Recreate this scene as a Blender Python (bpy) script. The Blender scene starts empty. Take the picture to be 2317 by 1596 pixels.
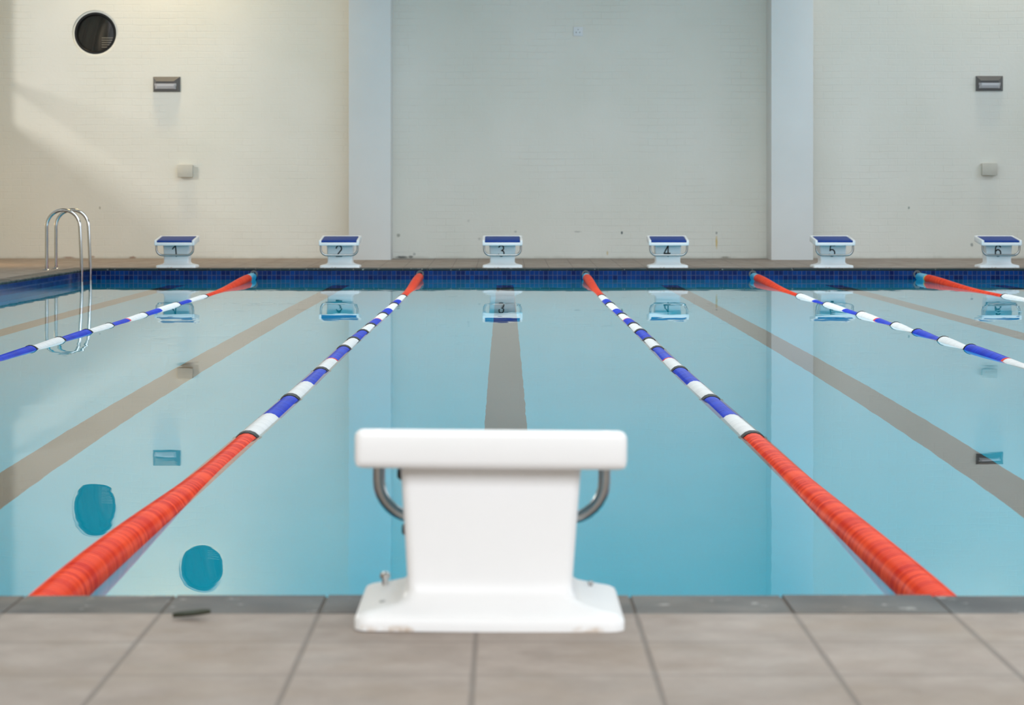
import bpy, bmesh, math, random
from mathutils import Vector, Matrix

random.seed(7)
SC = bpy.context.scene
COL = SC.collection
PI = math.pi

# ------------------------------------------------------------------ layout (metres; water surface at z = 0, camera looks along +Y)
CAM_H = 0.92
DECK = 0.14            # deck height above the water
Y_NEAR = 4.844         # near pool edge
Y_FAR = 29.90          # far pool edge
X_L, X_R = -5.12, 7.02 # pool sides
Y_WALL = 33.44         # far wall
DECK_W = 0.18          # deck height at far wall
WX_L, WX_R = -7.15, 9.15
Y_BACK = -3.0
CEIL = 6.6
POOL_D = -1.60
COPE = 0.23

# ------------------------------------------------------------------ helpers
def link(o, parent=None):
    COL.objects.link(o)
    if parent is not None:
        o.parent = parent
    return o

def mesh_obj(name, verts, faces, mat=None, parent=None, smooth=None):
    me = bpy.data.meshes.new(name)
    me.from_pydata([tuple(v) for v in verts], [], faces)
    me.update()
    return finish(name, me, mat, parent, smooth)

def finish(name, me, mat, parent, smooth):
    if smooth is not None:
        for p in me.polygons:
            p.use_smooth = True
        me.set_sharp_from_angle(angle=math.radians(smooth))
    if mat is not None:
        me.materials.append(mat)
    return link(bpy.data.objects.new(name, me), parent)

def bm_obj(name, bm, mat=None, parent=None, smooth=None):
    bmesh.ops.recalc_face_normals(bm, faces=bm.faces[:])
    me = bpy.data.meshes.new(name)
    bm.to_mesh(me)
    bm.free()
    return finish(name, me, mat, parent, smooth)

def add_hexa(bm, c8, bevel=0.0, seg=2):
    """c8: bottom 4 (ccw) then top 4."""
    vs = [bm.verts.new(c) for c in c8]
    fs = [(3, 2, 1, 0), (4, 5, 6, 7), (0, 1, 5, 4), (1, 2, 6, 5), (2, 3, 7, 6), (3, 0, 4, 7)]
    faces = [bm.faces.new([vs[i] for i in f]) for f in fs]
    if bevel > 0:
        es = list({e for f in faces for e in f.edges})
        bmesh.ops.bevel(bm, geom=es, offset=bevel, segments=seg, profile=0.5, affect='EDGES')

def add_box(bm, x0, x1, y0, y1, z0, z1, bevel=0.0, seg=2):
    add_hexa(bm, [(x0, y0, z0), (x1, y0, z0), (x1, y1, z0), (x0, y1, z0),
                  (x0, y0, z1), (x1, y0, z1), (x1, y1, z1), (x0, y1, z1)], bevel, seg)

def add_tube(bm, pts, r, n=12, cap=True):
    pts = [Vector(p) for p in pts]
    rs = r if isinstance(r, (list, tuple)) else [r] * len(pts)
    rings = []
    up = None
    for i, p in enumerate(pts):
        t = (pts[min(i + 1, len(pts) - 1)] - pts[max(i - 1, 0)]).normalized()
        if up is None:
            a = Vector((0, 0, 1)) if abs(t.z) < 0.9 else Vector((1, 0, 0))
            up = (a - t * a.dot(t)).normalized()
        else:
            up = (up - t * up.dot(t)).normalized()
        s = t.cross(up)
        rings.append([bm.verts.new(p + (up * math.cos(2 * PI * k / n) + s * math.sin(2 * PI * k / n)) * rs[i]) for k in range(n)])
    for a, b in zip(rings[:-1], rings[1:]):
        for k in range(n):
            bm.faces.new((a[k], a[(k + 1) % n], b[(k + 1) % n], b[k]))
    if cap:
        bm.faces.new(rings[0][::-1])
        bm.faces.new(rings[-1])

def add_ring(bm, c, prof, n=48, axis='Y'):
    """lathe about an axis through c; prof = [(radius, offset along axis)], closed loop"""
    rings = []
    for k in range(n):
        a = 2 * PI * k / n
        row = []
        for (r, o) in prof:
            if axis == 'Y':
                row.append(bm.verts.new((c[0] + r * math.cos(a), c[1] + o, c[2] + r * math.sin(a))))
            else:
                row.append(bm.verts.new((c[0] + r * math.cos(a), c[1] + r * math.sin(a), c[2] + o)))
        rings.append(row)
    m = len(prof)
    for k in range(n):
        a, b = rings[k], rings[(k + 1) % n]
        for j in range(m):
            bm.faces.new((a[j], a[(j + 1) % m], b[(j + 1) % m], b[j]))

def empty(name, loc=(0, 0, 0), rot=(0, 0, 0)):
    o = bpy.data.objects.new(name, None)
    o.empty_display_size = 0.1
    o.location = loc
    o.rotation_euler = rot
    return link(o)

def tag(o, label, cat, group=None):
    o['label'] = label
    o['category'] = cat
    if group:
        o['group'] = group
    return o

def struct(o, label=None):
    o['kind'] = 'structure'
    if label:
        o['label'] = label
    return o

# ------------------------------------------------------------------ node helpers
class NT:
    def __init__(self, name):
        self.m = bpy.data.materials.new(name)
        self.m.use_nodes = True
        self.t = self.m.node_tree
        self.t.nodes.clear()
        self.out = self.n('ShaderNodeOutputMaterial')
    def n(self, kind, **kw):
        nd = self.t.nodes.new(kind)
        for k, v in kw.items():
            setattr(nd, k, v)
        return nd
    def l(self, a, b):
        self.t.links.new(a, b)
    def put(self, sock, v):
        if hasattr(v, 'is_linked') or isinstance(v, bpy.types.NodeSocket):
            self.l(v, sock)
        else:
            sock.default_value = v
    def math(self, op, a, b=0.0, c=None, clamp=False):
        nd = self.n('ShaderNodeMath', operation=op, use_clamp=clamp)
        self.put(nd.inputs[0], a)
        self.put(nd.inputs[1], b)
        if c is not None:
            self.put(nd.inputs[2], c)
        return nd.outputs[0]
    def mix(self, fac, a, b, blend='MIX'):
        nd = self.n('ShaderNodeMix', data_type='RGBA', blend_type=blend)
        self.put(nd.inputs[0], fac)
        self.put(nd.inputs[6], a if not isinstance(a, tuple) else (*a, 1))
        self.put(nd.inputs[7], b if not isinstance(b, tuple) else (*b, 1))
        return nd.outputs[2]
    def noise(self, vec, scale, detail=3, rough=0.55, color=False):
        nd = self.n('ShaderNodeTexNoise')
        self.l(vec, nd.inputs['Vector'])
        nd.inputs['Scale'].default_value = scale
        nd.inputs['Detail'].default_value = detail
        nd.inputs['Roughness'].default_value = rough
        return nd.outputs['Color' if color else 'Fac']
    def ramp(self, v, lo, hi, a=0.0, b=1.0):
        nd = self.n('ShaderNodeMapRange')
        nd.clamp = True
        self.put(nd.inputs[0], v)
        for i, x in enumerate((lo, hi, a, b)):
            nd.inputs[1 + i].default_value = x
        return nd.outputs[0]
    def pos(self):
        g = self.n('ShaderNodeNewGeometry')
        return g.outputs['Position']
    def obj(self):
        return self.n('ShaderNodeTexCoord').outputs['Object']
    def xyz(self, v):
        s = self.n('ShaderNodeSeparateXYZ')
        self.l(v, s.inputs[0])
        return s.outputs
    def comb(self, x, y, z=0.0):
        c = self.n('ShaderNodeCombineXYZ')
        for i, v in enumerate((x, y, z)):
            self.put(c.inputs[i], v)
        return c.outputs[0]
    def bump(self, h, strength=0.3, dist=0.01):
        b = self.n('ShaderNodeBump')
        b.inputs['Strength'].default_value = strength
        b.inputs['Distance'].default_value = dist
        self.l(h, b.inputs['Height'])
        return b.outputs[0]
    def bsdf(self, color, rough=0.5, metal=0.0, normal=None, spec=0.5, coat=0.0):
        p = self.n('ShaderNodeBsdfPrincipled')
        self.put(p.inputs['Base Color'], color if not isinstance(color, tuple) else (*color, 1))
        self.put(p.inputs['Roughness'], rough)
        self.put(p.inputs['Metallic'], metal)
        p.inputs['Specular IOR Level'].default_value = spec
        p.inputs['Coat Weight'].default_value = coat
        if normal is not None:
            self.l(normal, p.inputs['Normal'])
        self.l(p.outputs[0], self.out.inputs[0])
        return p

def simple(name, color, rough=0.5, metal=0.0, spec=0.5, var=0.06, scale=14.0, coat=0.0):
    t = NT(name)
    f = t.noise(t.obj(), scale, 3)
    lo = tuple(c * (1 - var) for c in color)
    hi = tuple(min(1, c * (1 + var)) for c in color)
    t.bsdf(t.mix(f, lo, hi), rough, metal, None, spec, coat)
    return t.m

# ------------------------------------------------------------------ materials
def mat_painted_brick():
    t = NT('painted_brick')
    p = t.pos()
    x, y, z = t.xyz(p)[:3]
    u = t.math('ADD', x, y)
    warp = t.noise(p, 2.5, 2, 0.5, True)
    wv = t.n('ShaderNodeVectorMath', operation='MULTIPLY_ADD')
    t.l(warp, wv.inputs[0])
    wv.inputs[1].default_value = (0.05, 0.03, 0)
    t.l(t.comb(u, z), wv.inputs[2])
    br = t.n('ShaderNodeTexBrick', offset=0.5)
    t.l(wv.outputs[0], br.inputs['Vector'])
    br.inputs['Scale'].default_value = 1
    br.inputs['Mortar Size'].default_value = 0.006
    br.inputs['Mortar Smooth'].default_value = 0.7
    br.inputs['Brick Width'].default_value = 0.255
    br.inputs['Row Height'].default_value = 0.0925
    br.inputs['Color1'].default_value = (1, 1, 1, 1)
    br.inputs['Color2'].default_value = (0.82, 0.82, 0.82, 1)
    br.inputs['Mortar'].default_value = (0, 0, 0, 1)
    patch = t.ramp(t.noise(p, 1.7, 4), 0.42, 0.62)
    joint = t.math('MULTIPLY', br.outputs['Fac'], patch)
    h = t.math('SUBTRACT', t.math('MULTIPLY', t.noise(p, 22, 4), 0.35), joint)
    h = t.math('ADD', h, t.math('MULTIPLY', t.noise(p, 5, 2), 0.4))
    base = t.mix(t.ramp(t.noise(p, 0.9, 4), 0.3, 0.7), WALL_A, WALL_B)
    base = t.mix(t.math('MULTIPLY', joint, 0.06), base, (0.52, 0.53, 0.49))
    # chips, fixing holes and rust drips in the paint (X, Z, rx, rz, colour, amount)
    spots = [(1.62, 0.535, .014, .022, (.05, .07, .08), .9), (1.01, .55, .05, .012, (.35, .35, .33), .5),
             (2.93, .53, .014, .02, (.2, .22, .22), .7), (2.93, .40, .014, .085, (.65, .45, .12), .8),
             (1.42, .255, .012, .03, (.62, .47, .2), .7), (3.05, .19, .06, .02, (.2, .18, .14), .7),
             (-1.47, .50, .025, .025, (.25, .26, .22), .7), (-1.42, .195, .08, .02, (.06, .07, .07), .9),
             (-1.30, .20, .03, .02, (.05, .06, .06), .8), (-1.25, .24, .02, .02, (.3, .3, .3), .6), (5.59, .88, .013, .018, (.2, .25, .23), .8),
             (6.46, .37, .02, .025, (.18, .2, .2), .7), (-5.15, .19, .05, .02, (.28, .13, .07), .8),
             (-6.03, .19, .09, .018, (.3, .15, .09), .7), (-5.60, .88, .012, .018, (.2, .19, .15), .6),
             (-5.7, .20, .03, .018, (.3, .15, .09), .6), (.15, .55, .02, .015, (.4, .42, .4), .6),
             (-.35, .45, .02, .02, (.42, .43, .4), .5), (-.5, .7, .02, .02, (.42, .43, .4), .4),
             (-2.18, .19, .12, .015, (.2, .23, .12), .5)]
    rag = t.noise(p, 30, 2)
    for (sx, sz, rx, rz, c, a) in spots:
        dx = t.math('DIVIDE', t.math('SUBTRACT', x, sx), rx)
        dz = t.math('DIVIDE', t.math('SUBTRACT', z, sz), rz)
        d = t.math('SQRT', t.math('ADD', t.math('MULTIPLY', dx, dx), t.math('MULTIPLY', dz, dz)))
        d = t.math('ADD', d, t.math('MULTIPLY', rag, 0.8))
        base = t.mix(t.ramp(d, 0.9, 1.7, a, 0.0), base, c)
    # grime along the foot of the wall
    foot = t.math('ADD', z, t.math('MULTIPLY', t.noise(p, 6, 3), -0.05))
    base = t.mix(t.ramp(foot, 0.155, 0.19, 0.45, 0.0), base, (0.36, 0.34, 0.28))
    t.bsdf(base, 0.6, 0, t.bump(h, 0.4, 0.010), 0.3)
    return t.m

WALL_A, WALL_B = (0.735, 0.73, 0.665), (0.785, 0.775, 0.72)

def mat_plaster(name, a, b, rough=0.6):
    t = NT(name)
    p = t.pos()
    c = t.mix(t.ramp(t.noise(p, 1.3, 4), 0.3, 0.7), a, b)
    t.bsdf(c, rough, 0, t.bump(t.noise(p, 30, 3), 0.12, 0.004), 0.3)
    return t.m

def mat_deck():
    t = NT('deck_tiles')
    p = t.pos()
    x, y, z = t.xyz(p)[:3]
    def grid(v, off, pitch):
        f = t.math('FRACT', t.math('DIVIDE', t.math('SUBTRACT', v, off), pitch))
        return t.math('MULTIPLY', t.math('ABSOLUTE', t.math('SUBTRACT', f, 0.5)), pitch)  # pitch/2 at the joint
    wob = t.math('MULTIPLY', t.math('SUBTRACT', t.noise(p, 9, 2), 0.5), 0.006)
    gx = t.math('ADD', grid(x, -0.0525, 0.302), wob)
    gy = t.math('ADD', grid(y, 4.613, 0.302), wob)
    jx = t.ramp(gx, 0.151 - 0.0062, 0.151 - 0.0028)
    jy = t.ramp(gy, 0.151 - 0.0085, 0.151 - 0.003)
    # per tile tone
    ix = t.math('FLOOR', t.math('DIVIDE', t.math('SUBTRACT', x, -0.0525), 0.302))
    iy = t.math('FLOOR', t.math('DIVIDE', t.math('SUBTRACT', y, 4.613), 0.302))
    wn = t.n('ShaderNodeTexWhiteNoise', noise_dimensions='2D')
    t.l(t.comb(ix, iy), wn.inputs['Vector'])
    base = t.mix(t.ramp(t.noise(p, 9, 5, 0.62), 0.3, 0.72), DECK_A, DECK_B)
    base = t.mix(t.math('MULTIPLY', wn.outputs['Value'], 0.22), base, (0.235, 0.20, 0.175))
    st = t.ramp(t.noise(p, 3.2, 4), 0.5, 0.72)
    base = t.mix(t.math('MULTIPLY', st, 0.5), base, (0.27, 0.20, 0.14))
    base = t.mix(t.math('MULTIPLY', jy, 0.55), base, (0.20, 0.165, 0.14))
    base = t.mix(t.math('MULTIPLY', jx, 0.75), base, (0.16, 0.13, 0.11))
    j = t.math('MAXIMUM', jx, jy)
    h = t.math('SUBTRACT', t.math('MULTIPLY', t.noise(p, 60, 3), 0.15), j)
    rough = t.ramp(t.noise(p, 4, 3), 0.3, 0.7, 0.5, 0.75)
    t.bsdf(base, rough, 0, t.bump(h, 0.35, 0.004), 0.4)
    return t.m
DECK_A, DECK_B = (0.270, 0.216, 0.180), (0.385, 0.318, 0.276)

def mat_coping():
    t = NT('coping_tiles')
    p = t.pos()
    x, y, z = t.xyz(p)[:3]
    w = t.ramp(t.noise(p, 1.6, 3), 0.35, 0.65)
    grey = t.mix(t.ramp(t.noise(p, 14, 4), 0.3, 0.7), (0.030, 0.031, 0.034), (0.085, 0.085, 0.088))
    brown = t.mix(t.ramp(t.noise(p, 14, 4), 0.3, 0.7), (0.085, 0.07, 0.056), (0.19, 0.16, 0.13))
    c = t.mix(w, grey, brown)
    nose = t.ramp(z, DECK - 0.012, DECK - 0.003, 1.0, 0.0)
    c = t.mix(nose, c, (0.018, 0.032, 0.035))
    chip = t.ramp(t.noise(p, 26, 3), 0.66, 0.72)
    c = t.mix(t.math('MULTIPLY', chip, 0.5), c, (0.55, 0.52, 0.48))
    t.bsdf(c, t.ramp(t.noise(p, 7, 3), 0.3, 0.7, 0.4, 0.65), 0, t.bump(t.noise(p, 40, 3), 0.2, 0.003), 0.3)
    return t.m

def mat_pool_wall():
    t = NT('pool_wall_tiles')
    p = t.pos()
    x, y, z = t.xyz(p)[:3]
    u = t.math('ADD', x, y)
    br = t.n('ShaderNodeTexBrick', offset=0.0)
    t.l(t.comb(u, t.math('SUBTRACT', z, 0.05 - 0.057 * 20)), br.inputs['Vector'])
    br.inputs['Scale'].default_value = 1
    br.inputs['Brick Width'].default_value = 0.057
    br.inputs['Row Height'].default_value = 0.057
    br.inputs['Mortar Size'].default_value = 0.0035
    br.inputs['Mortar Smooth'].default_value = 0.2
    br.inputs['Color1'].default_value = (0.001, 0.008, 0.07, 1)
    br.inputs['Color2'].default_value = (0.001, 0.036, 0.18, 1)
    br.inputs['Mortar'].default_value = (0.075, 0.085, 0.15, 1)
    c = br.outputs['Color']
    c = t.mix(t.ramp(t.noise(p, 5, 3), 0.45, 0.7, 0.0, 0.5), c, (0.002, 0.03, 0.13))
    plaster = t.mix(t.noise(p, 3, 3), (0.02, 0.48, 0.66), (0.03, 0.54, 0.72))
    low = t.math('LESS_THAN', z, -0.121)
    t.bsdf(t.mix(low, c, plaster), 0.15, 0, t.bump(t.math('SUBTRACT', 1.0, br.outputs['Fac']), 0.2, 0.002), 0.14)
    return t.m

def mat_pool_floor():
    t = NT('pool_floor')
    p = t.pos()
    x, y, z = t.xyz(p)[:3]
    n = t.ramp(t.noise(p, 0.6, 3), 0.3, 0.7)
    base = t.mix(n, FLOOR_A, FLOOR_B)
    wob = t.math('MULTIPLY', t.math('SUBTRACT', t.noise(p, 3, 2), 0.5), 0.012)
    xx = t.math('ADD', x, wob)
    f = t.math('SUBTRACT', t.math('FRACT', t.math('DIVIDE', t.math('ADD', xx, 101.0 - 0.005), 2.0)), 0.5)
    d = t.math('ABSOLUTE', t.math('MULTIPLY', f, 2.0))
    line = t.math('LESS_THAN', d, 0.104)
    ends = t.math('MULTIPLY', t.math('GREATER_THAN', y, Y_NEAR + 1.2), t.math('LESS_THAN', y, Y_FAR - 0.4))
    c = t.mix(t.math('MULTIPLY', line, ends), base, (0.035, 0.028, 0.022))
    t.bsdf(c, 0.7, 0, None, 0.2)
    return t.m
FLOOR_A, FLOOR_B = (0.001, 0.61, 0.83), (0.002, 0.65, 0.88)

def mat_water():
    t = NT('water')
    p = t.pos()
    def ripple(scale, mul, stretch):
        mp = t.n('ShaderNodeMapping')
        t.l(p, mp.inputs['Vector'])
        mp.inputs['Scale'].default_value = stretch
        c = t.noise(mp.outputs[0], scale, 2, 0.5, True)
        v = t.n('ShaderNodeVectorMath', operation='SUBTRACT')
        t.l(c, v.inputs[0])
        v.inputs[1].default_value = (0.5, 0.5, 0.5)
        s = t.n('ShaderNodeVectorMath', operation='MULTIPLY')
        t.l(v.outputs[0], s.inputs[0])
        s.inputs[1].default_value = (mul, mul, 0)
        return s.outputs[0]
    a = ripple(1.1, 0.006, (1.0, 1.0, 1.0))
    b = ripple(5.5, 0.0042, (1.0, 0.8, 1.0))
    s1 = t.n('ShaderNodeVectorMath', operation='ADD')
    t.l(a, s1.inputs[0]); t.l(b, s1.inputs[1])
    s2 = t.n('ShaderNodeVectorMath', operation='ADD')
    t.l(s1.outputs[0], s2.inputs[0])
    gm = t.n('ShaderNodeNewGeometry')          # the surface is seen from above and from below
    t.l(t.comb(0.0, 0.0, t.math('SUBTRACT', 1.0, t.math('MULTIPLY', gm.outputs['Backfacing'], 2.0))), s2.inputs[1])
    nrm = t.n('ShaderNodeVectorMath', operation='NORMALIZE')
    t.l(s2.outputs[0], nrm.inputs[0])
    g = t.n('ShaderNodeBsdfGlass')
    g.inputs['Color'].default_value = (1, 1, 1, 1)
    g.inputs['Roughness'].default_value = 0.0
    g.inputs['IOR'].default_value = 1.333
    t.l(nrm.outputs[0], g.inputs['Normal'])
    t.l(g.outputs[0], t.out.inputs[0])
    return t.m

def mat_block_white():
    t = NT('moulded_white_plastic')
    p = t.obj()
    x, y, z = t.xyz(p)[:3]
    base = t.mix(t.noise(p, 6, 3), (0.83, 0.83, 0.835), (0.88, 0.88, 0.885))
    n = t.ramp(t.noise(p, 17, 4), 0.55, 0.66)
    low = t.ramp(z, 0.002, 0.014, 1.0, 0.0)
    base = t.mix(t.math('MULTIPLY', t.math('MULTIPLY', n, low), 0.75), base, (0.42, 0.24, 0.09))
    t.bsdf(base, 0.35, 0, None, 0.45)
    return t.m

def mat_float(name, a, b, rough=0.33, rim=None, coat=0.0):
    t = NT(name)
    p = t.pos()
    x, y, z = t.xyz(p)[:3]
    wn = t.n('ShaderNodeTexWhiteNoise', noise_dimensions='1D')
    t.l(t.math('FLOOR', t.math('DIVIDE', y, 0.026)), wn.inputs['W'])
    c = t.mix(wn.outputs['Value'], a, b)
    pr = t.bsdf(c, rough, 0, None, 0.12, coat)
    return t.m

M = {}
M['brick'] = mat_painted_brick()
M['pillar'] = mat_plaster('painted_plaster', (0.76, 0.78, 0.775), (0.80, 0.815, 0.81))
M['leftwall'] = mat_plaster('left_wall_paint', (0.62, 0.54, 0.40), (0.68, 0.60, 0.46))
M['sidewall'] = mat_plaster('side_wall_paint', (0.60, 0.59, 0.54), (0.66, 0.65, 0.6))
M['ceiling'] = mat_plaster('ceiling_boards', (0.30, 0.26, 0.18), (0.36, 0.30, 0.21), 0.7)
M['deck'] = mat_deck()
M['cope'] = mat_coping()
M['pwall'] = mat_pool_wall()
M['pfloor'] = mat_pool_floor()
M['water'] = mat_water()
M['white'] = mat_block_white()
M['mat'] = simple('blue_rubber_mat', (0.003, 0.040, 0.25), 0.5, 0, 0.22, 0.15, 60)
M['steel'] = simple('stainless_steel', (0.42, 0.41, 0.40), 0.28, 1.0, 0.5, 0.08, 30)
M['dull'] = simple('weathered_steel', (0.20, 0.19, 0.20), 0.5, 0.6, 0.5, 0.1, 40)
M['chrome'] = simple('polished_steel', (0.66, 0.65, 0.64), 0.10, 1.0, 0.5, 0.05, 20)
M['black'] = simple('black_plastic', (0.008, 0.008, 0.009), 0.5, 0, 0.25)
M['ink'] = simple('black_paint', (0.012, 0.013, 0.014), 0.5)
M['red'] = mat_float('red_floats', (0.56, 0.014, 0.004), (0.84, 0.075, 0.020))
M['blue'] = mat_float('blue_floats', (0.004, 0.022, 0.36), (0.008, 0.045, 0.54))
M['whitef'] = mat_float('white_floats', (0.66, 0.655, 0.655), (0.73, 0.725, 0.725))
M['cyan'] = simple('cyan_plastic', (0.02, 0.42, 0.68), 0.3)
M['yellow'] = simple('yellow_plastic', (0.75, 0.55, 0.06), 0.35)
M['cable'] = simple('steel_cable', (0.3, 0.3, 0.3), 0.35, 1.0)
M['lamp_grey'] = simple('grey_lamp_housing', (0.13, 0.13, 0.135), 0.4, 0.3)
M['lamp_lens'] = simple('pale_lamp_lens', (0.50, 0.50, 0.53), 0.25)
M['box_cream'] = simple('cream_plastic', (0.55, 0.535, 0.47), 0.45)
M['plate'] = simple('white_plate', (0.74, 0.76, 0.79), 0.4)
M['frame'] = simple('white_window_frame', (0.6, 0.6, 0.58), 0.5)
M['lining'] = simple('brown_lining', (0.09, 0.07, 0.045), 0.8)
M['refl_bar'] = simple('pale_reflection_bar', (0.55, 0.48, 0.38), 0.6)
M['drape'] = simple('brown_drape', (0.17, 0.135, 0.105), 0.8)
M['scrap'] = simple('dark_leaf', (0.035, 0.04, 0.022), 0.5, 0, 0.5, 0.5, 40)

def mat_glass():
    t = NT('window_glass')
    fr = t.n('ShaderNodeFresnel')
    fr.inputs['IOR'].default_value = 1.5
    tr = t.n('ShaderNodeBsdfTransparent')
    tr.inputs['Color'].default_value = (0.8, 0.78, 0.74, 1)
    gl = t.n('ShaderNodeBsdfGlossy')
    gl.inputs['Roughness'].default_value = 0.03
    mx = t.n('ShaderNodeMixShader')
    t.l(fr.outputs[0], mx.inputs[0]); t.l(tr.outputs[0], mx.inputs[1]); t.l(gl.outputs[0], mx.inputs[2])
    t.l(mx.outputs[0], t.out.inputs[0])
    return t.m
M['glass'] = mat_glass()

# ------------------------------------------------------------------ room shell
RW = [(-5.666, 3.298), (-4.187, 4.13)]      # round windows (X, Z)
RR = 0.318
def far_wall():
    bm = bmesh.new()
    x0, x1, z0, z1 = WX_L - 0.3, WX_R + 0.3, -0.1, CEIL
    edges = []
    def loop(pts):
        vs = [bm.verts.new(p) for p in pts]
        for a, b in zip(vs, vs[1:] + vs[:1]):
            edges.append(bm.edges.new((a, b)))
        return vs
    loop([(x0, Y_WALL, z0), (x1, Y_WALL, z0), (x1, Y_WALL, z1), (x0, Y_WALL, z1)])
    rims = []
    for (cx, cz) in RW:
        rims.append(loop([(cx + RR * math.cos(2 * PI * k / 64), Y_WALL, cz + RR * math.sin(2 * PI * k / 64)) for k in range(64)]))
    bmesh.ops.triangle_fill(bm, edges=edges, use_beauty=True)
    for rim in rims:                            # reveals of the round openings
        back = [bm.verts.new((v.co.x, Y_WALL + 0.22, v.co.z)) for v in rim]
        for k in range(64):
            bm.faces.new((rim[k], rim[(k + 1) % 64], back[(k + 1) % 64], back[k]))
    return bm_obj('wall_far', bm, M['brick'])
struct(far_wall(), 'white painted brick wall at the far end of the pool')

for i, (a, b) in enumerate([(-2.12, -1.5495), (3.6216, 4.192)]):
    bm = bmesh.new()
    add_box(bm, a, b, 32.85, Y_WALL + 0.05, 0.165, CEIL, 0.008, 2)
    struct(bm_obj('pillar_%d' % (i + 1), bm, M['pillar'], None, 40),
           ['smooth white pillar beside starting block 2', 'smooth white pillar beside starting block 5'][i])

def opening_wall(name, axis, at, thick, lo, hi, z0, z1, opens, mat):
    """wall lying along 'axis' (X or Y) with rectangular openings [(a0, a1, oz0, oz1)]"""
    bm = bmesh.new()
    def put(a0, a1, b0, b1):
        if a1 - a0 < 1e-4 or b1 - b0 < 1e-4:
            return
        if axis == 'Y':
            add_box(bm, min(at, at + thick), max(at, at + thick), a0, a1, b0, b1)
        else:
            add_box(bm, a0, a1, min(at, at + thick), max(at, at + thick), b0, b1)
    cur = lo
    for (a0, a1, oz0, oz1) in sorted(opens):
        put(cur, a0, z0, z1)
        put(a0, a1, z0, oz0)
        put(a0, a1, oz1, z1)
        cur = a1
    put(cur, hi, z0, z1)
    return struct(bm_obj(name, bm, mat))

LW = [(12.0, 23.4, 2.2, 5.6), (28.5, 32.80, 2.2, 5.6)]
RWN = [(1.0, 14.5, 1.2, 5.2), (15.5, 31.5, 1.2, 5.2)]
BW = [(-6.0, 0.5, 2.6, 6.0), (1.5, 8.0, 2.6, 6.0)]
opening_wall('wall_left', 'Y', WX_L, -0.25, Y_BACK - 0.3, Y_WALL, -0.1, CEIL, LW, M['leftwall'])
opening_wall('wall_right', 'Y', WX_R, 0.25, Y_BACK - 0.3, Y_WALL, -0.1, CEIL, RWN, M['sidewall'])
opening_wall('wall_near', 'X', Y_BACK, -0.25, WX_L, WX_R, -0.1, CEIL, BW, M['sidewall'])
bm = bmesh.new()
add_box(bm, WX_L - 0.3, WX_R + 0.3, Y_BACK - 0.3, Y_WALL + 0.3, CEIL, CEIL + 0.15)
struct(bm_obj('ceiling', bm, M['ceiling']))

def side_window(name, x, a0, a1, z0, z1, cols, rails):
    bm = bmesh.new()
    w = 0.05
    for k in range(cols + 1):
        c = a0 + (a1 - a0) * k / cols
        c = min(max(c, a0 + w / 2), a1 - w / 2)
        add_box(bm, x - 0.04, x + 0.04, c - w / 2, c + w / 2, z0, z1)
    for r in [z0 + w / 2, z1 - w / 2] + rails:
        add_box(bm, x - 0.035, x + 0.035, a0, a1, r - w / 2, r + w / 2)
    return struct(bm_obj(name, bm, M['frame']))
side_window('window_3', WX_L - 0.12, *LW[0], 5, [3.4])
side_window('window_4', WX_L - 0.05, LW[1][0], LW[1][1], LW[1][2], LW[1][3], 1, [2.76])
side_window('window_5', WX_R + 0.12, *RWN[0], 6, [3.2])
side_window('window_6', WX_R + 0.12, *RWN[1], 7, [3.2])

# deck
bm = bmesh.new()
def slab(x0, x1, y0, y1, za, zb):
    add_hexa(bm, [(x0, y0, -0.05), (x1, y0, -0.05), (x1, y1, -0.05), (x0, y1, -0.05),
                  (x0, y0, za), (x1, y0, za), (x1, y1, zb), (x0, y1, zb)])
slab(WX_L, WX_R, Y_BACK, Y_NEAR - COPE, DECK, DECK)
slab(WX_L, X_L - COPE, Y_NEAR - COPE, Y_FAR + COPE, DECK, DECK)
slab(X_R + COPE, WX_R, Y_NEAR - COPE, Y_FAR + COPE, DECK, DECK)
slab(WX_L, WX_R, Y_FAR + COPE, Y_WALL, DECK, DECK_W)
struct(bm_obj('floor', bm, M['deck']), 'beige tiled poolside deck')

# coping: bullnose tiles round the pool edge, one strip per side
def coping(name, side):
    bm = bmesh.new()
    prof = [(COPE, DECK - 0.06), (COPE, DECK), (0.016, DECK)]
    for k in range(1, 9):
        a = PI / 2 + (PI * k / 8)
        prof.append((0.016 + 0.019 * math.cos(a) , DECK - 0.018 + 0.018 * math.sin(a)))
    prof.append((0.03, DECK - 0.036))
    prof.append((0.03, DECK - 0.06))
    # prof: (distance back from the pool edge, z)
    if side in ('near', 'far'):
        a0, a1 = X_L - COPE, X_R + COPE
    else:
        a0, a1 = Y_NEAR, Y_FAR
    off = -0.0525 if side in ('near', 'far') else 0.0
    k0 = math.floor((a0 - off) / 0.302)
    cuts = []
    k = k0
    while off + 0.302 * k < a1:
        s, e = max(a0, off + 0.302 * k), min(a1, off + 0.302 * (k + 1))
        if e - s > 0.02:
            cuts.append((s, e))
        k += 1
    g = 0.0035
    def P(d, z, a):
        if side == 'near': return (a, Y_NEAR - d, z)
        if side == 'far': return (a, Y_FAR + d, z)
        if side == 'left': return (X_L - d, a, z)
        return (X_R + d, a, z)
    for (s, e) in cuts:
        dz = random.uniform(-0.0012, 0.0012)
        rows = []
        for a in (s + g, e - g):
            rows.append([bm.verts.new(P(d, z + dz, a)) for (d, z) in prof])
        n = len(prof)
        for j in range(n):
            bm.faces.new((rows[0][j], rows[0][(j + 1) % n], rows[1][(j + 1) % n], rows[1][j]))
        bm.faces.new(rows[0]); bm.faces.new(rows[1][::-1])
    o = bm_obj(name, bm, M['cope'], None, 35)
    return struct(o)
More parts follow.
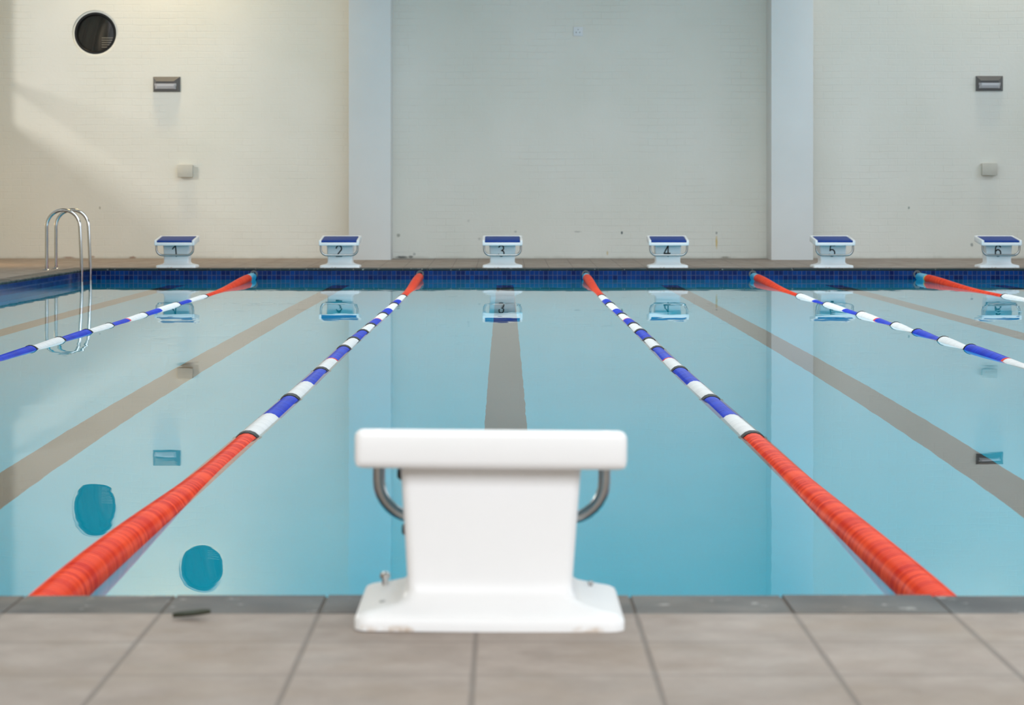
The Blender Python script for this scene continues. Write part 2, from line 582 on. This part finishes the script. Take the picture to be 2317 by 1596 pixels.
coping('trim_1', 'near'); coping('trim_2', 'far'); coping('trim_3', 'left'); coping('trim_4', 'right')
# mortar bed under the coping
bm = bmesh.new()
zt = DECK - 0.003
add_box(bm, X_L - COPE, X_R + COPE, Y_NEAR - COPE, Y_NEAR - 0.022, -0.05, zt)
add_box(bm, X_L - COPE, X_R + COPE, Y_FAR + 0.022, Y_FAR + COPE, -0.05, zt)
add_box(bm, X_L - COPE, X_L - 0.022, Y_NEAR - 0.022, Y_FAR + 0.022, -0.05, zt)
add_box(bm, X_R + 0.022, X_R + COPE, Y_NEAR - 0.022, Y_FAR + 0.022, -0.05, zt)
struct(bm_obj('trim_5', bm, simple('grout_mortar', (0.13, 0.105, 0.085), 0.8)))

# pool basin
zt = DECK - 0.034
c = [(X_L, Y_NEAR), (X_R, Y_NEAR), (X_R, Y_FAR), (X_L, Y_FAR)]
v = [(x, y, zt) for x, y in c] + [(x, y, POOL_D) for x, y in c]
struct(mesh_obj('wall_pool', v, [(0, 1, 5, 4), (1, 2, 6, 5), (2, 3, 7, 6), (3, 0, 4, 7)], M['pwall']), 'blue tiled pool wall above the waterline')
struct(mesh_obj('floor_pool', v[4:], [(0, 1, 2, 3)], M['pfloor']), 'turquoise pool floor with dark lane lines')
struct(mesh_obj('water_surface', [(x, y, 0) for x, y in c], [(0, 1, 2, 3)], M['water']), 'calm clear turquoise pool water')

# ------------------------------------------------------------------ round windows
def round_window(n, cx, cz):
    root = struct(empty('window_%d' % n, (cx, Y_WALL, cz)), 'round porthole window with black frame high on the far wall')
    bm = bmesh.new()
    add_ring(bm, (0, 0, 0), [(0.296, 0.03), (0.302, 0.10), (0.245, 0.10), (0.25, 0.045), (0.262, 0.03)], 64)
    bm_obj('window_frame', bm, M['black'], root, 40)
    bm = bmesh.new()
    add_ring(bm, (0, 0, 0), [(0.320, 0.022), (0.320, 0.12), (0.29, 0.12), (0.29, 0.022)], 64)
    bm_obj('surround', bm, M['brick'], root, 40)
    ring = [(0.25 * math.cos(2 * PI * k / 48), 0.075, 0.25 * math.sin(2 * PI * k / 48)) for k in range(48)]
    mesh_obj('pane', ring, [list(range(48))], M['glass'], root)
    # dim room behind the pane: box lining, hanging drape, pale bars imitating a louvre reflection
    b = [(-.6, .13, -.6), (.6, .13, -.6), (.6, 1.2, -.6), (-.6, 1.2, -.6), (-.6, .13, .6), (.6, .13, .6), (.6, 1.2, .6), (-.6, 1.2, .6)]
    mesh_obj('lining', b, [(0, 1, 2, 3), (4, 5, 6, 7), (1, 2, 6, 5), (0, 3, 7, 4), (2, 3, 7, 6)], M['lining'], root)
    vs, fs = [], []
    N = 30
    for i in range(N + 1):
        tt = i / N
        for j in range(9):
            s = j / 8
            x = -0.30 + 0.42 * tt + 0.20 * s * s + 0.02 * math.sin(16 * tt)
            vs.append((x - 0.05, 0.42 + 0.03 * math.sin(22 * tt), -0.42 + 0.84 * s))
    for i in range(N):
        for j in range(8):
            a = i * 9 + j
            fs.append((a, a + 1, a + 10, a + 9))
    mesh_obj('drape', vs, fs, M['drape'], root, 60)
    bm = bmesh.new()
    for k in range(5):
        z = -0.055 - k * 0.032
        add_box(bm, 0.065, 0.235 - 0.016 * k, 0.16, 0.17, z - 0.006, z + 0.006)
    bm_obj('reflection_bars', bm, M['refl_bar'], root)
for i, (cx, cz) in enumerate(RW):
    round_window(i + 1, cx, cz)

# ------------------------------------------------------------------ starting blocks
def rrect(hx, hy, r, n=5):
    pts = []
    for (sx, sy, a0) in ((1, 1, 0), (-1, 1, PI / 2), (-1, -1, PI), (1, -1, 1.5 * PI)):
        for k in range(n + 1):
            a = a0 + PI / 2 * k / n
            pts.append((sx * (hx - r) + r * math.cos(a), sy * (hy - r) + r * math.sin(a)))
    return pts

W2 = 0.2475
BY0, BY1 = -0.10, 0.437                 # platform front and rear (front hangs over the water)
ZF_T, ZR_T = 0.321, 0.367               # rail top at front / rear
ZF_B, ZR_B = 0.259, 0.299
def zt_at(y): return ZF_T + (ZR_T - ZF_T) * (y - BY0) / (BY1 - BY0)
def zb_at(y): return ZF_B + (ZR_B - ZF_B) * (y - BY0) / (BY1 - BY0)

def sloped(bm, x0, x1, y0, y1, lo, hi, bevel=0.0, seg=3):
    add_hexa(bm, [(x0, y0, lo(y0)), (x1, y0, lo(y0)), (x1, y1, lo(y1)), (x0, y1, lo(y1)),
                  (x0, y0, hi(y0)), (x1, y0, hi(y0)), (x1, y1, hi(y1)), (x0, y1, hi(y1))], bevel, seg)

def build_block():
    root = empty('starting_block')
    # pedestal: base plate sweeping up into the stem
    yc = 0.235
    rings = [(0.248, 0.197, 0.000, .03), (0.248, 0.197, 0.018, .03), (0.244, 0.193, 0.026, .03), (0.236, 0.188, 0.030, .03), (0.200, 0.174, 0.0375, .028),
             (0.172, 0.162, 0.045, .026), (0.160, 0.152, 0.053, .024), (0.153, 0.143, 0.066, .022), (0.1535, 0.141, 0.09, .02), (0.1615, 0.141, 0.21, .02), (0.168, 0.142, 0.300, .02)]
    vs, fs = [], []
    m = None
    for (hx, hy, z, r) in rings:
        pts = rrect(hx, hy, r)
        m = len(pts)
        vs += [(x, y + yc, z) for x, y in pts]
    for i in range(len(rings) - 1):
        for k in range(m):
            fs.append((i * m + k, i * m + (k + 1) % m, (i + 1) * m + (k + 1) % m, (i + 1) * m + k))
    fs.append(list(range(m))[::-1])
    fs.append([(len(rings) - 1) * m + k for k in range(m)])
    mesh_obj('pedestal', vs, fs, M['white'], root, 50)
    # platform tray: floor, front lip, side rails, rear wall
    bm = bmesh.new()
    sloped(bm, -W2 + .004, W2 - .004, BY0, BY1 - .004, zb_at, lambda y: zb_at(y) + 0.036, 0.006)
    for s in (-1, 1):
        a, b = sorted((s * W2, s * (W2 - 0.031)))
        sloped(bm, a, b, BY0 - 0.002, BY1, zb_at, zt_at, 0.009)
    sloped(bm, -W2 - .0015, W2 + .0015, BY1 - 0.05, BY1 + .004, lambda y: zb_at(y) - .001, lambda y: zt_at(y) + .003, 0.016, 4)
    bm_obj('platform', bm, M['white'], root, 45)
    bm = bmesh.new()
    sloped(bm, -W2 + .031, W2 - .031, BY0 + 0.001, BY1 - 0.012, lambda y: zb_at(y) + 0.034, lambda y: zt_at(y) + (-0.003 if y < 0.2 else -0.001), 0.010, 3)
    o = bm_obj('mat', bm, M['mat'], root, 45)
    o['label'] = 'blue non-slip mat'
    # grip bar
    gx, gy, zb, R = 0.2275, -0.035, 0.148, 0.075
    pts = [(-gx, gy, 0.285), (-gx, gy, zb + R)]
    for k in range(1, 9):
        a = PI + PI / 2 * k / 8
        pts.append((-gx + R + R * math.cos(a), gy, zb + R + R * math.sin(a)))
    for k in range(0, 9):
        a = 1.5 * PI + PI / 2 * k / 8
        pts.append((gx - R + R * math.cos(a), gy, zb + R + R * math.sin(a)))
    pts.append((gx, gy, 0.285))
    bm = bmesh.new()
    add_tube(bm, pts, 0.0125, 14)
    o = bm_obj('grip_bar', bm, M['steel'], root, 50)
    o['label'] = 'grey steel hand grip bar'
    return root

def arc(cx, cy, rx, ry, a0, a1, n=14):
    return [(cx + rx * math.cos(math.radians(a0 + (a1 - a0) * k / n)), cy + ry * math.sin(math.radians(a0 + (a1 - a0) * k / n))) for k in range(n + 1)]

STROKES = {
    '1': [[(.10, .68), (.54, 1.0), (.68, 0.0)]],
    '2': [arc(.5, .70, .40, .30, 170, -20) + [(.10, 0.0), (.92, 0.0)]],
    '3': [arc(.46, .76, .36, .24, 160, -80) + arc(.46, .27, .42, .27, 80, -160)],
    '4': [[(.96, .26), (.04, .26), (.66, 1.0), (.66, 0.0)]],
    '5': [[(.90, 1.0), (.26, 1.0), (.16, .52)] + arc(.46, .31, .42, .31, 128, -152)],
    '6': [[(.86, .86)] + arc(.52, .70, .40, .30, 40, 170, 10) + arc(.5, .30, .40, .30, 180, 360, 12) + arc(.5, .30, .40, .30, 0, 165, 12)],
}
def number_mesh(ch):
    """painted digit: flat strokes of constant width with rounded joints"""
    W, H, T = 0.082, 0.124, 0.0155
    bm = bmesh.new()
    for st in STROKES[ch]:
        pts = [Vector(((u - 0.5) * W, 0, v * H)) for u, v in st]
        for a, b in zip(pts[:-1], pts[1:]):
            d = b - a
            if d.length < 1e-5:
                continue
            n = Vector((-d.z, 0, d.x)).normalized() * (T / 2)
            c = [a - n, b - n, b + n, a + n]
            lo = [(q.x, 0.001, q.z) for q in c]
            hi = [(q.x, -0.001, q.z) for q in c]
            add_hexa(bm, lo + hi)
        for q in pts:
            ring = [(q.x + T / 2 * math.cos(2 * PI * k / 12), q.z + T / 2 * math.sin(2 * PI * k / 12)) for k in range(12)]
            f = bm.verts
            top = [f.new((x, -0.0011, z)) for x, z in ring]
            bot = [f.new((x, 0.001, z)) for x, z in ring]
            bm.faces.new(top); bm.faces.new(bot[::-1])
            for k in range(12):
                bm.faces.new((top[k], top[(k + 1) % 12], bot[(k + 1) % 12], bot[k]))
    bmesh.ops.recalc_face_normals(bm, faces=bm.faces[:])
    me = bpy.data.meshes.new('number')
    bm.to_mesh(me)
    bm.free()
    me.materials.append(M['ink'])
    return me

proto = build_block()
def copy_tree(o):
    c = o.copy(); COL.objects.link(c)
    for ch in o.children:
        k = ch.copy(); COL.objects.link(k); k.parent = c
    return c

BX = [-4.075, -2.045, -0.028, 2.025, 4.075, 6.13]
BLABEL = ['white starting block numbered 1 with blue sloping mat on the far edge', 'white starting block numbered 2 with blue mat in front of a pillar',
          'white starting block numbered 3 on the far pool edge', 'white starting block numbered 4 on the far pool edge',
          'white starting block numbered 5 at the foot of a pillar', 'white starting block numbered 6 at the right end of the far edge']
near = copy_tree(proto)
near.location = (-0.028, Y_NEAR, DECK)
near.rotation_euler = (0, math.radians(-0.45), PI)
tag(near, 'large plain white starting block seen from behind on the near pool edge', 'starting block', 'starting blocks of the pool')
blocks = [proto] + [copy_tree(proto) for _ in BX[1:]]
for i, bx in enumerate(BX):
    b = blocks[i]
    b.location = (bx, Y_FAR, DECK + 0.001)
    b.scale = (1, 1, 1.07)
    b.rotation_euler = (0, 0, math.radians([0.4, 0, 0, -0.5, 0.3, -0.8][i]))
    tag(b, BLABEL[i], 'starting block', 'starting blocks of the pool')
    me = number_mesh(str(i + 1))
    for v in me.vertices:
        v.co += Vector((-0.012, 0, 0))
    o = bpy.data.objects.new('number', me)
    link(o, b)
    # number lies on the leaning front face of the stem
    o.location = (0, 0.0925, 0.134)
    o.rotation_euler = (math.radians(0.4), 0, 0)
    o['label'] = 'black painted number %d' % (i + 1)
# hardware seen only on the near block
def bolt(parent, x, y, z, h, r, mat, name='bolt', lab=None):
    bm = bmesh.new()
    add_tube(bm, [(x, y, z - 0.02), (x, y, z + h * .55)], r * 0.6, 10)
    add_tube(bm, [(x, y, z + h * .5), (x, y, z + h * .6), (x, y, z + h * .9), (x, y, z + h)], [r, r * 1.05, r * .9, r * .4], 12)
    o = bm_obj(name, bm, mat, parent, 40)
    if lab: o['label'] = lab
bolt(near, 0.206, 0.12, 0.036, 0.026, 0.010, M['chrome'], lab='shiny domed fixing bolt')
bolt(near, 0.20, 0.33, 0.034, 0.006, 0.006, M['steel'])
bolt(near, -0.195, 0.13, 0.040, 0.008, 0.006, M['steel'])
for (z, x) in ((0.258, 0.164), (0.15, 0.154)):
    bm = bmesh.new()
    add_tube(bm, [(x - 0.004, 0.16, z), (x + 0.012, 0.16, z), (x + 0.018, 0.16, z)], [0.014, 0.013, 0.008], 14)
    o = bm_obj('side_stud', bm, M['ink'], near, 40)
    o['label'] = 'dark round stud on the side of the stem'

# ------------------------------------------------------------------ lane ropes
RF = 0.0525
SEG = [9.59, 10.42, 11.45, 12.34, 13.42, 14.27, 15.44, 16.41, 17.46, 18.44, 19.27, 20.18, 21.09, 22.28, 23.16, 24.34]
BLACKS = {0, 2, 4, 6, 7, 8, 9, 11, 13, 15}
REDS = {5, 10}
ROPES = [(-3.02, -3.104, 0.0035, 1), (-1.022, -1.047, 0.002, 2), (0.978, 1.0, 0.002, 3), (2.975, 3.066, 0.010, 4), (5.03, 5.10, 0.010, 5)]

def lerp(a, b, t): return a + (b - a) * max(0.0, min(1.0, t))
def sm(t):
    t = max(0.0, min(1.0, t)); return t * t * (3 - 2 * t)

def rope_fn(x0, xa, amp, seed):
    rnd = random.Random(seed)
    ph = [rnd.uniform(0, 6.28) for _ in range(4)]
    def f(y):
        x = x0 + 0.006 * math.sin(y * 0.7 + ph[0])
        if y > SEG[-1]:
            x = lerp(x0, xa, (y - SEG[-1]) / (Y_FAR - SEG[-1]))
        z = -0.033 + 0.003 * math.sin(y * 1.3 + ph[1])
        # floats hang on the line: each pair rides highest at its black stop and sinks towards the next
        for i in range(15):
            if SEG[i] <= y < SEG[i + 1]:
                # distance to the next stop farther away
                nb = [SEG[k] for k in range(16) if k in BLACKS and SEG[k] >= y]
                pb = [SEG[k] for k in range(16) if k in BLACKS and SEG[k] <= y]
                a, b = (max(pb) if pb else SEG[0]), (min(nb) if nb else SEG[-1])
                t = (y - a) / max(0.1, b - a)
                z += amp * (2 * sm(t if amp > 0.003 else 1 - t) - 1)
        if y < 8.6:
            z += 0.046 * sm((8.6 - y) / 3.2)
        if y > SEG[-1]:
            t = (y - SEG[-1]) / (29.2 - SEG[-1])
            z = lerp(-0.036, 0.031, sm(t) ** 1.7) + 0.003 * max(0.0, min(1.0, (y - 28.9) / 0.8))
        return x, z
    return f

def float_section(name, mat, parent, f, y0, y1, r, pitch=0.026, n=18, ribs=True):
    cnt = max(1, round((y1 - y0) / pitch))
    p = (y1 - y0) / cnt
    vs, fs = [], []
    prof = [(0.0, 0.80), (0.14, 0.965), (0.5, 1.0), (0.86, 0.965)] if ribs else [(0.0, 0.97), (0.2, 1.0), (0.8, 1.0)]
    stations = [(y0 + (k + a) * p, q) for k in range(cnt) for (a, q) in prof] + [(y1, prof[0][1])]
    for (y, q) in stations:
        x, z = f(y)
        for k in range(n):
            a = 2 * PI * k / n
            vs.append((x + r * q * math.cos(a), y, z + r * q * math.sin(a)))
    m = len(stations)
    for i in range(m - 1):
        for k in range(n):
            fs.append((i * n + k, (i + 1) * n + k, (i + 1) * n + (k + 1) % n, i * n + (k + 1) % n))
    fs.append(list(range(n)))
    fs.append([(m - 1) * n + k for k in range(n)][::-1])
    return mesh_obj(name, vs, fs, mat, parent, 60)

RLABEL = ['lane rope of red, white and blue floats between lanes 1 and 2', 'lane rope of red, white and blue floats along the left of the middle lane',
          'lane rope of red, white and blue floats along the right of the middle lane', 'lane rope of red, white and blue floats between blocks 4 and 5',
          'lane rope whose red end lies in front of block 6']
for (x0, xa, amp, idx) in ROPES:
    root = tag(empty('lane_rope', (0, 0, 0)), RLABEL[idx - 1], 'lane rope', 'floating lane ropes dividing the pool')
    f = rope_fn(x0, xa, amp, idx)
    o = float_section('red_float_run', M['red'], root, f, Y_NEAR + 0.10, SEG[0] - 0.03, RF)
    o['label'] = 'red end floats'
    for i in range(15):
        a, b = SEG[i] + 0.03, SEG[i + 1] - 0.03
        white = i % 2 == 0
        o = float_section('white_float_run' if white else 'blue_float_run', M['whitef'] if white else M['blue'], root, f, a, b, RF)
    for i in range(16):
        if i in BLACKS:
            float_section('black_stop', M['black'], root, f, SEG[i] - 0.034, SEG[i] + 0.034, RF * 1.08, 0.068, 18, False)
        elif i in REDS:
            float_section('red_spacer', M['red'], root, f, SEG[i] - 0.032, SEG[i] + 0.032, RF, 0.032)
        else:
            white = i % 2 == 0
            float_section('white_spacer', M['whitef'], root, f, SEG[i] - 0.032, SEG[i] + 0.032, RF, 0.032)
    y_end = {1: 29.08, 2: 29.58, 3: 29.25, 4: 29.16, 5: 29.04}[idx]
    o = float_section('red_float_run', M['red'], root, f, SEG[15] + 0.03, y_end, RF)
    o['label'] = 'red end floats at the far wall'
    yy = y_end
    if idx in (3, 5):
        o = float_section('yellow_spacer', M['yellow'], root, f, yy + 0.004, yy + 0.12, RF * 0.85, 0.058, 18, False)
        yy += 0.12
    if idx != 2:
        o = float_section('cyan_end_float', M['cyan'], root, f, yy + 0.004, min(29.72, yy + 0.84), RF * 0.98, 0.38, 18, False)
        yy = min(29.72, yy + 0.84)
    bm = bmesh.new()
    pts = []
    for k in range(40):
        y = lerp(Y_NEAR + 0.02, Y_FAR - 0.062, k / 39)
        x, z = f(y)
        pts.append((x, y, z if y < 29.6 else lerp(z, 0.062, (y - 29.6) / 0.238)))
    add_tube(bm, pts, 0.004, 6)
    bm_obj('cable', bm, M['cable'], root, 60)

ALABEL = ['steel anchor ring on the far tiles behind the rope between blocks 1 and 2', 'steel anchor ring on the far tiles between blocks 2 and 3',
          'steel anchor ring on the far tiles between blocks 3 and 4', 'steel anchor ring on the far tiles between blocks 4 and 5',
          'steel anchor ring on the far tiles between blocks 5 and 6']
for (x0, xa, amp, idx) in ROPES:
    dx = 0.0
    root = tag(empty('rope_anchor', (xa + dx, Y_FAR, 0.062)), ALABEL[idx - 1], 'rope anchor', 'anchor rings on the far pool wall')
    bm = bmesh.new()
    add_ring(bm, (0, 0, 0), [(0.050, 0.0), (0.050, -0.006), (0.044, -0.014), (0.030, -0.012), (0.026, 0.0)], 28)
    bm_obj('flange', bm, M['dull'], root, 40)
    bm = bmesh.new()
    pts = [(0, -0.002, 0.024), (0, -0.03, 0.022), (0, -0.048, 0.0), (0, -0.03, -0.022), (0, -0.002, -0.024)]
    add_tube(bm, pts, 0.005, 8)
    bm_obj('eye', bm, M['dull'], root, 50)

# ------------------------------------------------------------------ pool ladder
lad = tag(empty('pool_ladder', (-5.27, 29.2, DECK)), 'shiny steel pool ladder with two hooped handrails at the left pool side', 'ladder')
XA, XB = -0.205, 0.192            # deck foot / pool side, local to the ladder
for yy in (-0.30, 0.30):
    R = (XB - XA) / 2
    zc = 0.72 - R
    pts = [(XA, yy, 0.0), (XA, yy, zc * .5), (XA, yy, zc)]
    for k in range(1, 17):
        a = PI - PI * k / 16
        pts.append((XA + R + R * math.cos(a), yy, zc + R * math.sin(a)))
    pts += [(XB + 0.012, yy, 0.25), (XB + 0.022, yy, 0.0), (XB + 0.022, yy, -0.5), (XB + 0.022, yy, -1.35)]
    bm = bmesh.new()
    add_tube(bm, pts, 0.0205, 16)
    bm_obj('handrail', bm, M['chrome'], lad, 50)
    bm = bmesh.new()
    add_ring(bm, (XA, yy, 0), [(0.021, 0.0), (0.021, 0.02), (0.03, 0.016), (0.048, 0.004), (0.048, 0.0)], 24, 'Z')
    o = bm_obj('foot_flange', bm, M['steel'], lad, 40)
for z in (-0.45, -0.75, -1.05):
    bm = bmesh.new()
    add_box(bm, XB - 0.015, XB + 0.065, -0.30, 0.30, z - 0.012, z + 0.012, 0.005)
    bm_obj('tread', bm, M['steel'], lad, 40)

# ------------------------------------------------------------------ wall fittings
def wall_light(x, z, label):
    root = tag(empty('wall_light', (x, Y_WALL, z)), label, 'wall light', 'bulkhead lights on the far wall')
    W, H = 0.372, 0.208
    def P(u, w, p): return (u * W, -p, w * H)
    back = [P(-.5, -.5, 0), P(.5, -.5, 0), P(.5, .5, 0), P(-.5, .5, 0)]
    rim = [P(-.5, -.5, .018), P(.5, -.5, .018), P(.5, .5, .018), P(-.5, .5, .018)]
    fr = [P(-.47, -.44, .055), P(.43, -.44, .055), P(.29, .18, .105), P(-.36, .18, .105)]
    inn = [P(-.44, -.33, .060), P(.40, -.33, .060), P(.40, .05, .088), P(-.44, .05, .088)]
    v = back + rim + fr
    f = [(0, 3, 2, 1)]
    for k in range(4):
        f.append((k, (k + 1) % 4, 4 + (k + 1) % 4, 4 + k))
        f.append((4 + k, 4 + (k + 1) % 4, 8 + (k + 1) % 4, 8 + k))
    f.append((8, 9, 10, 11))
    o = mesh_obj('housing', v, f, M['lamp_grey'], root)
    # lens: faceted pale bar standing out of the front
    lens_o = [P(-.43, -.34, .058), P(.38, -.34, .058), P(.38, .04, .085), P(-.43, .04, .085)]
    lens_i = [P(-.33, -.30, .088), P(.29, -.30, .088), P(.29, -.14, .112), P(-.33, -.14, .112), P(.29, .02, .112), P(-.33, .02, .112)]
    v = lens_o + lens_i
    f = [(0, 1, 5, 4), (1, 2, 8, 7, 5), (2, 3, 9, 8), (3, 0, 4, 6 + 1 - 0, 9) if False else (3, 0, 4, 7, 9), (4, 5, 6, 7), (7, 6, 8, 9)]
    f[1] = (1, 2, 8, 6, 5)
    mesh_obj('lens', v, f, M['lamp_lens'], root)['label'] = 'pale grey lens'
wall_light(-4.673, 2.589, 'grey bulkhead wall light below the round window')
wall_light(6.70, 2.60, 'grey bulkhead wall light above block 6')

def junction(x, z, w, h, label):
    root = tag(empty('junction_box', (x, Y_WALL, z)), label, 'junction box', 'small boxes on the far wall')
    bm = bmesh.new()
    add_box(bm, -w / 2, w / 2, -0.075, 0.012, -h / 2, h / 2, 0.006)
    bm_obj('box_body', bm, M['box_cream'], root, 40)
    bm = bmesh.new()
    add_box(bm, -w / 2 - 0.004, w / 2 + 0.004, -0.095, -0.073, -h / 2 - 0.004, h / 2 + 0.004, 0.005)
    bm_obj('lid', bm, M['box_cream'], root, 40)
junction(-4.41, 1.39, 0.20, 0.165, 'small cream junction box on the far wall above block 1')
junction(6.69, 1.413, 0.20, 0.16, 'small cream junction box on the far wall above block 6')

root = tag(empty('socket_plate', (1.015, Y_WALL, 3.319)), 'small square white plate high on the middle bay of the far wall', 'wall plate')
bm = bmesh.new()
add_box(bm, -0.066, 0.066, -0.014, 0.0, -0.064, 0.064, 0.004)
bm_obj('cover', bm, M['plate'], root, 40)
bm = bmesh.new()
for sx in (-0.026, 0.022):
    add_tube(bm, [(sx, -0.013, -0.012), (sx, -0.017, -0.012)], 0.011, 10)
add_tube(bm, [(0.0, -0.013, 0.026), (0.0, -0.017, 0.026)], 0.009, 10)
bm_obj('knobs', bm, simple('grey_plastic', (0.45, 0.46, 0.47), 0.5), root, 40)

# scrap on the near deck
vs, fs = [], []
for i in range(13):
    tt = i / 12
    w = 0.016 * math.sin(PI * min(1, tt * 0.96 + 0.03)) ** 0.7
    for j in range(5):
        s = j / 4 - 0.5
        vs.append((-0.034 + 0.068 * tt, 2 * w * s + 0.004 * math.sin(4 * tt), 0.003 + 0.022 * s * s + 0.006 * tt * tt))
for i in range(12):
    for j in range(4):
        a = i * 5 + j
        fs.append((a, a + 1, a + 6, a + 5))
leaf = mesh_obj('fallen_leaf', vs, fs, M['scrap'], None, 60)
sol = leaf.modifiers.new('thickness', 'SOLIDIFY'); sol.thickness = 0.002
leaf.location = ((433 - 1142) * 4.54 / 5471, 4.545, DECK)
leaf.scale = (1.05, 1.0, 1.35)
tag(leaf, 'small dark curled leaf lying on the near deck tiles', 'leaf')

# ------------------------------------------------------------------ light
def area(name, loc, direction, sx, sy, power, color, spread=180):
    L = bpy.data.lights.new(name, 'AREA')
    L.shape = 'RECTANGLE'
    L.size, L.size_y = sx, sy
    L.energy = power
    L.color = color
    L.spread = math.radians(spread)
    o = bpy.data.objects.new(name, L)
    o.location = loc
    o.rotation_euler = Vector(direction).to_track_quat('-Z', 'Y').to_euler()
    link(o)
    return o

G = 0.42
# bright gap of sky seen through the last window on the left
area('sky_gap_light', (-12.0, 23.5, 5.15), (1, 0.0, 0), 3.0, 1.7, 2150 * G, (1.0, 0.965, 0.89))
# daylight standing in the window openings
area('left_window_light', (WX_L - 0.2, 17.7, 3.9), (1, 0.12, -0.12), 11.0, 3.2, 330 * G, (0.95, 0.98, 1.0))
area('right_window_light', (WX_R + 0.2, 7.75, 3.2), (-1, 0.0, -0.1), 13.0, 3.8, 700 * G, (0.9, 0.96, 1.0))
area('right_far_window_light', (WX_R + 0.2, 21.0, 2.6), (-1, 0.1, -0.1), 10.5, 2.6, 380 * G, (0.74, 0.87, 1.0))
area('right_corner_window_light', (WX_R + 0.2, 29.0, 3.9), (-1, 0.25, 0.0), 4.5, 2.2, 220 * G, (0.76, 0.88, 1.0))
for k, cx in enumerate((-2.75, 4.75)):
    area('near_window_light', (cx, Y_BACK - 0.1, 4.3), (0, 1, -0.28), 6.3, 3.3, 930 * G, (0.945, 0.97, 1.0))
# broad fill lights added under the ceiling to brighten pool and lower wall
area('overhead_fill', (1.0, 9.0, 6.5), (0, 0, -1), 8.0, 12.0, 1350 * G, (0.86, 0.95, 1.0))
area('overhead_fill', (1.0, 22.5, 6.5), (0, 0, -1), 9.0, 10.0, 1900 * G, (0.84, 0.94, 1.0), 160)
# warm lamps under the roof close to the far wall, one lamp low on the left wall
area('roof_lamp', (-4.67, Y_WALL - 0.80, 6.25), (0, 0.12, -1), 1.1, 0.25, 125 * G, (1.0, 0.76, 0.42), 125)
area('roof_lamp', (6.70, Y_WALL - 0.80, 6.25), (0, 0.12, -1), 1.1, 0.25, 120 * G, (1.0, 0.90, 0.72))
area('left_wall_lamp', (WX_L + 0.08, 30.8, 0.9), (1, 0.55, -0.12), 0.5, 0.25, 32 * G, (1.0, 0.66, 0.34))

w = bpy.data.worlds.new('world')
w.use_nodes = True
w.node_tree.nodes['Background'].inputs[0].default_value = (0.75, 0.86, 1.0, 1)
w.node_tree.nodes['Background'].inputs[1].default_value = 0.6
SC.world = w

# ------------------------------------------------------------------ camera
cam = bpy.data.cameras.new('camera')
co = bpy.data.objects.new('camera', cam)
link(co)
co.location = (0, 0, CAM_H)
co.rotation_euler = (PI / 2, 0, 0)
cam.sensor_fit = 'HORIZONTAL'
cam.sensor_width = 36.0
cam.lens = 85.0
cam.shift_x = (1158.5 - 1142.0) / 2317
cam.shift_y = -(798 - 464) / 2317
cam.clip_end = 200
cam.dof.use_dof = True
cam.dof.focus_distance = 13.5
cam.dof.aperture_fstop = 7.1
SC.camera = co

vs_ = SC.view_settings
vs_.view_transform = 'Standard'
vs_.look = 'None'
vs_.exposure = 0.0
vs_.gamma = 1.0
vs_.use_curve_mapping = False
